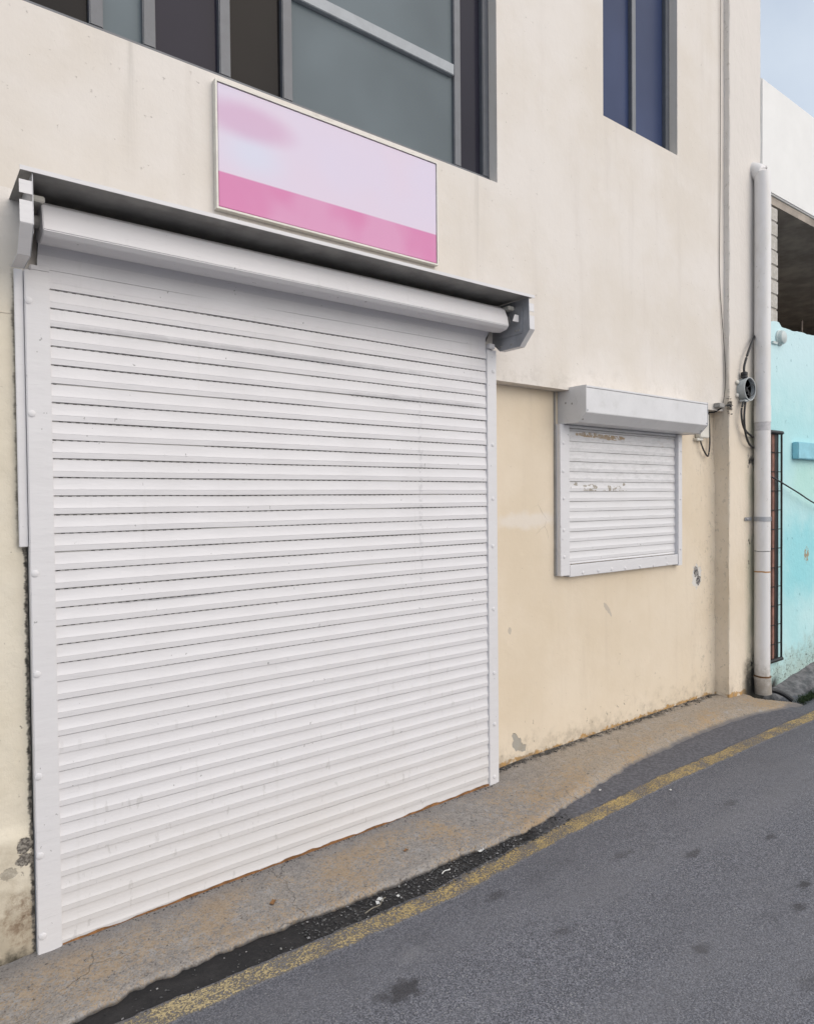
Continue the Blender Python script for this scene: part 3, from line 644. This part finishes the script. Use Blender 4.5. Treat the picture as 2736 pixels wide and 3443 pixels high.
rivets([(2.219, 2.336), (2.210, 1.927), (2.208, 1.625), (2.205, 1.359), (2.207, 1.006), (2.209, .644), (2.209, .353), (2.205, .055)], -.012, gr, .011)
mb = MB(); mb.box(2.172, 2.215, -.03, .0, 2.456, 2.484); mb.build('rail_stop', m_white, sh, 0.003)
mb = MB(); mb.box(-.06, .003, -.008, .02, 2.456, 2.476); mb.build('rail_stop', m_white, sh, 0.003)
mb = MB(); mb.box(-.108, -.0795, .004, .018, 1.47, 2.455); mb.build('rail_flange', m_white, sh, 0.002)
mb = MB(); mb.box(.003, 2.167, -.004, .012, -.02, -.0045); mb.build('bottom_seal', m_rust, sh)
# ochre edge left by old floor paint along the shutter foot
m_ochre = plain('ochre_paint', (0.30, 0.14, 0.05), 0.85, var=0.5, sc=30, dirt=(0.06, 0.05, 0.04))
mb = MB(); mb.box(.003, 2.167, -.0075, -.0045, -.01, .006); 
vs = []; X = fr(.003, 2.166, .02); fs = []
for x in X:
    h = max(.001, .009+.011*fbm(x*7, 3.3)); z0 = apron_z(x, -.01)-.004; vs += [(x, -.0095, z0), (x, -.0085, z0+.004+h)]
for i in range(len(X)-1): fs.append((2*i, 2*i+2, 2*i+3, 2*i+1))
mb = MB(); mb.add(vs, fs); mb.build('paint_edge', m_ochre, sh)

# ------------------------------------------------------------------ window shutter
ws = thing('window_shutter', (3.6, .12, 1.11), 'smaller white roller shutter over the shop window, flaked paint on two slats', 'roller shutter')
wz = [2.075, 2.059, 1.992, 1.927, 1.861, 1.796, 1.731, 1.667, 1.602, 1.537, 1.471, 1.407, 1.342, 1.277, 1.213, 1.196]
curtain('curtain', wz, 2.965, 4.232, .106, lambda i: 0.25, m_wslat, ws, 1.0, False, 18, 40)
wl = rail('guide_rail', 2.882, 2.974, .075, .119, 1.129, 2.092, ws); wr = rail('guide_rail', 4.222, 4.276, .075, .119, 1.108, 2.092, ws)
rivets([(2.915, 1.973), (2.912, 1.795), (2.916, 1.622), (2.915, 1.421), (2.918, 1.25)], .075, wl, .011)
rivets([(4.260, 1.968), (4.257, 1.802), (4.254, 1.608), (4.252, 1.231)], .075, wr, .009)
wb = rail('bottom_rail', 2.975, 4.221, .078, .119, 1.117, 1.192, ws)
rivets([(3.105, 1.137), (3.265, 1.138), (3.41, 1.137), (3.565, 1.134), (3.738, 1.133), (3.905, 1.13), (4.08, 1.131)], .078, wb, .0115)
HB = [(.118, 2.096), (-.042, 2.094), (-.101, 2.150), (-.101, 2.3005), (-.0, 2.3005), (.027, 2.298), (.118, 2.298)]
mb = MB(); mb.prism(HB, 2.9165, 4.316); hb = mb.build('housing', m_alu, ws, 0.002)
mb = MB(); mb.box(2.9165, 4.316, -.102, .028, 2.303, 2.315); mb.build('lid', m_alu, hb, 0.0015)
HC = [(.1185, 2.093), (-.043, 2.091), (-.104, 2.149), (-.104, 2.317), (.0275, 2.317), (.0275, 2.2985), (.1185, 2.2985)]
for xa, xb in ((2.9125, 2.916), (4.3165, 4.320)):
    mb = MB(); mb.prism(HC, xa, xb); e = mb.build('end_cap', m_alu, ws, 0.0008)
    if xa < 3:
        for yy, zz in ((.055, 2.222), (.005, 2.213)):
            q = MB(); q.lathe([(.0065, 0), (.006, .0015), (.002, .002)], (2.9125, yy, zz), (-1, 0, 0), 12); q.build('screw', m_darksteel, e)
for x, z in ((2.93, 2.163), (4.305, 2.163)):
    q = MB(); q.lathe([(.006, 0), (.0055, .002), (.002, .0025)], (x, -.101, z), (0, -1, 0), 12); q.build('screw', m_steel, ws)
nn = Vector((0, -.65, -.76)).normalized()
for x in (2.935, 4.30):
    q = MB(); q.lathe([(.006, 0), (.0055, .002)], (x, -.06, 2.111), nn, 12); q.build('screw', m_darksteel, ws)
mb = MB(); mb.box(2.976, 4.22, .092, .118, 2.076, 2.0925); mb.build('head_bar', m_alu, ws)
# dark sealant line down the left of the frame
mb = MB(); mb.box(2.872, 2.881, .108, .1195, 1.13, 2.295); mb.build('sealant', m_darksteel, ws)

# ------------------------------------------------------------------ banner over the shutter
ban = thing('banner_sign', (1.24, .02, 2.9), 'lilac and pink sign board fixed under the long upper window', 'sign')
mb = MB(); mb.box(.645, 1.825, .002, .024, 2.86, 3.375); mb.build('panel', m_banner, ban, 0.003)
mb = MB()
for a in ((.635, .643, 2.85, 3.385), (1.827, 1.835, 2.85, 3.385)): mb.box(a[0], a[1], -.002, .028, a[2], a[3])
mb.box(.643, 1.827, -.002, .028, 2.85, 2.858); mb.box(.643, 1.827, -.002, .028, 3.377, 3.385); mb.build('frame', m_boxw, ban)

# ------------------------------------------------------------------ cables, boxes, pipe
sw = thing('switch_box', (4.62, .12, 2.07), 'small ivory switch box on the wall at the right end of the window shutter', 'switch box')
mb = MB(); mb.box(4.53, 4.665, .075, .119, 2.085, 2.275); mb.build('cover', m_boxw, sw, 0.006)
mb = MB(); mb.box(4.51, 4.6, .088, .119, 2.062, 2.084); mb.build('base', m_boxw, sw, 0.004)
mb = MB(); mb.box(4.64, 4.72, -.02, .03, 2.318, 2.352); tag(mb.build('wire_bracket', m_darksteel, None, 0.004), 'dark bracket under the upper wall edge where thin wire meets cable', 'bracket')
mb = MB(); mb.tube(smooth([(4.735, .018, 6.2), (4.725, .02, 4.2), (4.719, .022, 3.417), (4.75, .022, 3.078), (4.785, .015, 2.737), (4.79, .012, 2.52), (4.76, .015, 2.37), (4.70, .0, 2.335)]), .0028, 6)
tag(mb.build('thin_wire', m_cable), 'thin dark wire hanging down the upper wall beside the pilaster', 'wire')
mb = MB(); mb.tube(smooth([(4.80, -.03, 2.325), (4.77, -.02, 2.345), (4.72, .0, 2.322), (4.70, .05, 2.292), (4.675, .085, 2.288), (4.695, .095, 2.26), (4.708, .1, 2.2), (4.715, .1, 2.05), (4.69, .095, 1.965), (4.66, .09, 1.945), (4.61, .09, 1.985), (4.585, .095, 2.03), (4.575, .1, 2.066)]), .006, 8)
tag(mb.build('looped_cable', m_cable), 'black cable looping below the ivory switch box', 'cable')
mb = MB(); 
for i in range(60):
    rock(mb, 4.80+random.gauss(0, .012), -.018+random.gauss(0, .006), 2.34+random.gauss(0, .025), .012)
# rough mortar knob on the pilaster corner belongs to the building
mb.build('mortar_lump', m_lump, bld, sharp=80)

jb = thing('junction_box', (5.0, -.05, 2.48), 'open round grey junction box on the pilaster left of the drain pipe', 'junction box')
mb = MB(); mb.lathe([(.09, 0), (.092, .01), (.094, .06), (.094, .0645), (.086, .0645), (.084, .03)], (5.0, -.016, 2.482), (0, -1, 0), 40); mb.build('body', m_boxg, jb, sharp=30)
mb = MB(); mb.lathe([(.084, .030), (.0001, .028)], (5.0, -.016, 2.482), (0, -1, 0), 32); mb.build('inner_plate', m_boxi, jb)
mb = MB(); mb.lathe([(.022, 0), (.026, .002), (.026, .018), (.02, .022), (.026, .024), (.026, .044), (.012, .05)], (4.965, -.05, 2.570), (0, 0, 1), 16); mb.build('cable_gland', m_black, jb, sharp=30)
for px, pz in ((4.905, 2.535), (4.905, 2.43)):
    mb = MB(); mb.lathe([(.016, 0), (.016, .014), (.009, .02)], (px, -.016, pz), (0, -1, 0), 14); mb.build('lug', m_boxw, jb)
mb = MB(); mb.box(4.93, 4.99, -.075, -.03, 2.378, 2.394); mb.build('spout', m_boxg, jb, 0.003)
for k in range(3):
    mb = MB(); mb.box(4.975+.028*k, 4.995+.028*k, -.062, -.045, 2.462-.02*k, 2.5-.02*k); mb.build('terminal', m_black, jb, 0.003)
mb = MB(); mb.tube(smooth([(4.99, -.06, 2.49), (5.03, -.085, 2.52), (5.06, -.088, 2.48), (5.02, -.085, 2.43), (4.98, -.065, 2.44)]), .0028, 6); mb.build('loose_wire', m_cable, jb)
mb = MB(); mb.tube(smooth([(4.965, -.05, 2.61), (4.967, -.05, 2.67), (5.03, -.055, 2.80), (5.11, -.05, 2.895), (5.2, -.03, 2.96)]), .0095, 8); tag(mb.build('supply_cable', m_cable), 'thick dark cable rising from the top of the round junction box', 'cable')
mb = MB(); mb.tube(smooth([(4.945, -.055, 2.385), (4.90, -.06, 2.30), (4.92, -.06, 2.20), (4.985, -.055, 2.145), (5.09, -.045, 2.115), (5.17, -.02, 2.11)]), .0085, 8); tag(mb.build('cable', m_cable), 'black cable leaving the round box downward, upper and left one of two', 'cable', 'black cables under the round junction box')
mb = MB(); mb.tube(smooth([(4.975, -.055, 2.385), (4.945, -.06, 2.26), (4.965, -.06, 2.13), (5.025, -.055, 2.055), (5.10, -.045, 2.028), (5.18, -.02, 2.025)]), .0085, 8); tag(mb.build('cable', m_cable), 'black cable leaving the round box downward, hanging lowest of the two', 'cable', 'black cables under the round junction box')

dp = thing('drain_pipe', (5.19, -.085, 0), 'tall white plastic drain pipe between cream pilaster and turquoise house', 'drain pipe')
pr = .0595; PX, PY = 5.193, -.085
mb = MB(); mb.tube(smooth([(PX, PY, .148), (PX, PY, 1.172)], 20), pr, 32); mb.tube(smooth([(PX, PY, 1.174), (PX, PY, 2.16), (PX, PY, 3.0), (PX, PY, 4.12), (PX+.0, PY+.02, 4.24), (PX, PY+.09, 4.3), (PX, PY+.2, 4.31)], 8), pr+.0012, 32); mb.build('pipe', m_pipe, dp)
mb = MB(); mb.tube([(PX, PY, 2.2245), (PX, PY, 2.2255), (PX, PY, 2.36)], [pr+.003, pr+.0042, pr+.0042], 32); mb.build('coupling', m_pipe, dp, sharp=30)
mb = MB(); mb.lathe([(pr-.006, 0), (pr+.004, .001), (pr+.004, .12), (pr+.006, .132), (pr+.006, .146), (pr, .148)], (PX+.012, PY-.004, .0), (-.075, .02, 1), 32); mb.build('bottom_socket', m_pipe, dp, sharp=30)
mb = MB(); mb.lathe([(pr+.0025, 0), (pr+.0055, 0), (pr+.0055, .036), (pr+.0025, .036)], (PX, PY, 1.42), (0, 0, 1), 32); mb.box(PX-.16, PX-.055, -.026, -.02, 1.425, 1.452); mb.build('clamp', m_steel, dp, sharp=30)
mb = MB(); mb.lathe([(.012, 0), (.012, .008), (.006, .012)], (PX-.135, -.026, 1.438), (0, -1, 0), 8); mb.build('clamp_bolt', m_steel, dp)

# ------------------------------------------------------------------ neighbouring house
nb = thing('neighbour_house', (7.5, .3, 0), 'turquoise painted house with unfinished dark upper floor beyond the drain pipe', 'house')
mb = MB(); NX = fr(5.35, 16, .05)
def topz(x): return 3.10+.012*(x-5.5)+.022*fbm(x*3.1, 2)+.010*fbm(x*14, 5)+(.02 if x < 5.75 else 0)
vs = []; fs = []
wall_holes(mb, 5.34, 5.71, -.25, 3.03, [(5.42, 5.69, .19, 2.165)], .012, .16)
wall_holes(mb, 5.71, 16, -.25, 3.03, [], .012, .16)
for x in NX: vs += [(x, .012, 3.03), (x, .012, topz(x)), (x, .16, topz(x)+.01), (x, .17, 2.8)]
n = len(mb.v)
for i in range(len(NX)-1):
    for k in range(3): fs.append((4*i+k, 4*i+4+k, 4*i+5+k, 4*i+1+k))
mb.add(vs, fs); mb.build('wall', m_cyan, nb, sharp=50)
mb = MB()
for i in range(4): mb.box(5.44+.046*i, 5.48+.046*i, .004, .0135, .192, 2.163)
mb.build('boards', m_wood, nb, 0.002); mb = MB(); mb.box(5.4205, 5.6895, .014, .12, .1905, 2.1645); mb.build('window_gap_shade', m_black, nb)  # solid black box painted in for the unlit void behind the boards
gr_ = MB(); 
for x in [5.40+.057*i for i in range(6)]: gr_.tube([(x, -.012, .2), (x, -.012, 2.17)], .0036, 8)
for z in [.34+.166*i for i in range(11)]: gr_.tube([(5.40, -.004, z), (5.70, -.004, z)], .004, 6)
gp = gr_.build('window_grille', m_iron, nb)
for z in (.2, 2.172):
    q = MB(); q.tube([(5.38, -.012, z), (5.705, -.012, z)], .017, 14); q.build('grille_rail', m_iron, gp, sharp=30)
q = MB(); q.box(5.688, 5.702, -.02, -.006, .2, 2.17); q.build('grille_stile', m_iron, gp, 0.002)
mb = MB(); mb.box(5.95, 16, -.045, .011, 1.955, 2.105); mb.build('ledge', m_ledge, nb, 0.006)
mb = MB()
for i, z in enumerate(fr(3.12, 4.12, .125)[:-1]): mb.box(5.56+random.uniform(-.004, .004), 5.70+random.uniform(-.006, .006), .02+random.uniform(0, .004), .16, z+.003, z+.120)
mb.box(5.565, 5.69, .03, .15, 3.08, 4.12); mb.build('block_pier', m_block, nb, 0.006)
mb = MB(); mb.box(5.34, 16, 2.4, 2.5, 2.6, 4.4); mb.box(5.30, 5.36, .02, 2.4, 2.9, 4.3); mb.box(5.36, 16, .18, 2.4, 2.75, 2.8); mb.box(10.5, 10.7, .2, 2.4, 2.8, 4.13); mb.build('upper_room', m_dim, nb)
mb = MB(); mb.box(5.36, 16, .021, 2.4, 4.13, 4.2); mb.build('slab', m_dim, nb)
mb = MB(); mb.box(5.36, 16, .0, .14, 4.202, 5.12); mb.build('parapet', m_parapet, nb, 0.01)
mb = MB(); mb.box(5.36, 16, 1.2, 1.4, 4.2, 6.05); mb.build('upper_wall', m_lav, nb)
mb = MB(); mb.lathe([(.06, 0), (.06, .03), (.052, .045), (.03, .055), (.0001, .058)], (5.70, .012, 3.0), (0, -1, 0), 24); lp = mb.build('wall_lamp', m_lampw, None, sharp=30); tag(lp, 'small round pale lamp high on the turquoise wall next to the drain pipe', 'lamp')
q = MB(); q.lathe([(.068, 0), (.068, .012), (.06, .016)], (5.70, .012, 3.0), (0, -1, 0), 24); q.build('lamp_base', m_lampw, lp)
q = MB(); q.box(5.56, 5.64, -.005, .011, 2.935, 2.955); q.build('conduit', m_lampw, lp)
mb = MB(); mb.tube([(6.285, .07, 3.05), (6.287, .068, 3.25)], .008, 8); tag(mb.build('rebar_rod', m_rust), 'short steel bar sticking up from the turquoise wall top', 'rod')
mb = MB(); mb.tube(smooth([(5.45, -.0, 1.80), (5.53, -.02, 1.779), (5.9, -.05, 1.66), (6.3, -.05, 1.545), (7.2, -.03, 1.35), (8.5, -.0, 1.2)]), .0065, 8); tag(mb.build('slack_cable', m_cable), 'slack black cable crossing the turquoise wall and the grille', 'cable')

# kerb toe at the foot of the turquoise house
def toe(u, x):
    # u 0 at wall .. 1 at nose bottom
    tz = -.035+.125*(x-5.65)+.012*fbm(x*5, u*3); yw, yn = .02, -.19+.012*fbm(x*4, 7)
    e = sst(5.36, 5.46, x)
    if u < .62: y = yw+(yn+.07-yw)*u/.62; z = tz-.045*(u/.62)
    else:
        a = (u-.62)/.38*math.pi/2; hh = max(.06, tz-.045+.14); y = yn+.07-.07*math.sin(a); z = tz-.045-hh*(1-math.cos(a))
    return (x, y, (z+.006*fbm(x*18, y*18))*e+(-.16)*(1-e))
o = struct(grid('kerb', fr(0, 1, .05), fr(5.36, 9, .03)+[10, 12, 16], toe, m_kerb))
mb = MB()
ang = [math.pi*k/14 for k in range(15)]
tag_pts = [(5.33+.03*math.cos(a), -.13, -.08+.07*math.sin(a)) for a in ang]
mb.tube(smooth([(5.26, -.03, .005), (5.36, -.08, .0), (5.42, -.15, -.03), (5.44, -.22, -.075)], 6), [.022]*19, 10)
tag(mb.build('drain_hose', m_black), 'black bent drain spout in the gutter mouth below the white pipe', 'drain spout')
mb = MB()
for i in range(900):
    x = random.triangular(5.40, 6.3, 5.55); y = -.262+.05*(x-5.45)+random.gauss(0, .022); z = road_z(x, y)-.005
    h = random.uniform(.02, .055)*(1-.4*abs(random.gauss(0, .4))); a = random.random()*6.28; l = random.uniform(.008, .03); w = .003
    mb.add([(x-w*math.sin(a), y+w*math.cos(a), z), (x+w*math.sin(a), y-w*math.cos(a), z), (x+l*math.cos(a)*.5, y+l*math.sin(a)*.5, z+h*.7), (x+l*math.cos(a), y+l*math.sin(a), z+h)], [(0, 1, 2), (2, 3, 0)])
o = struct(mb.build('grass', m_grass, sharp=10), 'stuff')
mb = MB(); bm_pts = []
mb.lathe([(.001, .05), (.05, .046), (.10, .03), (.12, .0), (.11, -.03)], (6.0, -.30, -.045), (0, 0, -1), 18)
mb = MB(); mb.lathe([(.12, -.02), (.125, .0), (.10, .035), (.05, .05), (.001, .052)], (5.86, -.325, -.05), (.1, .1, 1), 14)
st = mb.build('stone', m_stone, sharp=60); tag(st, 'flat grey stone beside the green weeds in the gutter', 'stone')
for v in st.data.vertices: v.co += Vector((fbm(v.co.x*9, v.co.y*9)*.012, fbm(v.co.x*9, v.co.y*9, 5)*.012, 0))

# ------------------------------------------------------------------ litter
def scrap(x, y, z, w, d, rot, label, mat=m_litter, name='paper_scrap', cat='litter', grp=None):
    mb = MB(); n = 4; vs = []; fs = []
    for j in range(n):
        for i in range(n):
            a, b = (i/(n-1)-.5)*w*(1+.3*nz(j*3.1+x*9, i)), (j/(n-1)-.5)*d*(1+.3*nz(i*2.7, j+x*7)); q = .3*w*nz(i*.9+x*31, j*.9+y*17)+.012*0
            for up in (0,): vs.append((x+a*math.cos(rot)-b*math.sin(rot), y+a*math.sin(rot)+b*math.cos(rot), z+abs(q)+.003))
    m2 = [(p[0], p[1], p[2]-.0015) for p in vs]; k = n*n
    for j in range(n-1):
        for i in range(n-1):
            f = (j*n+i, j*n+i+1, (j+1)*n+i+1, (j+1)*n+i); fs += [f, tuple(q+k for q in f[::-1])]
    mb.add(vs+m2, fs); tag(mb.build(name, mat), label, cat, grp)
rz = lambda x, y: road_z(x, y)+.006
scrap(1.108, -.462, rz(1.1, -.46), .022, .026, .5, 'crumpled white scrap in the black gutter grit, the larger of a pair')
scrap(1.085, -.475, rz(1.08, -.47), .02, .015, 1.2, 'small white scrap left of the larger crumpled one in the gutter')
scrap(1.18, -.487, rz(1.18, -.48), .012, .012, .2, 'tiny white scrap alone by the yellow line')
scrap(1.70, -.44, rz(1.7, -.44), .04, .016, .3, 'pale torn strip where the black gutter narrows')
scrap(2.66, -.385, rz(2.66, -.385)+.004, .014, .012, .3, 'white fleck at the pavement edge opposite the wall patch')
scrap(2.98, -.62, rz(2.98, -.62), .014, .012, .1, 'white fleck lying on the asphalt beyond the yellow line')
for px, py, ps, lb in ((.645, -.485, .011, 'pale grey pebble on the black sludge next to the yellow line'), (.80, -.47, .007, 'small grey pebble half way along the black sludge')):
    mb = MB(); rock(mb, px, py, road_z(px, py)+.005, ps); o = mb.build('pebble', m_stone, bevel=.002, sharp=70); tag(o, lb, 'pebble')
scrap(.73, -.245, apron_z(.73, -.245), .03, .017, .7, 'curled brown leaf on the concrete in front of the shutter', m_leaf, 'leaf', 'leaf')
scrap(1.39, -.26, apron_z(1.39, -.26), .022, .014, .2, 'small tan leaf on the concrete farther along the shutter', m_leaf, 'leaf', 'leaf')
mb = MB(); mb.tube(smooth([(1.0, -.51, -.018), (1.04, -.505, -.014), (1.075, -.507, -.013), (1.10, -.485, -.012), (1.125, -.475, -.016)], 5), .0022, 6); tag(mb.build('twig', m_twig), 'thin bent twig lying across the edge of the yellow line', 'twig')
mb = MB(); mb.tube(smooth([(1.42, -.485, -.016), (1.44, -.478, -.013), (1.465, -.483, -.013), (1.475, -.472, -.016)], 5), .002, 6); tag(mb.build('twig', m_litter), 'short white curled string in the black gutter', 'string')
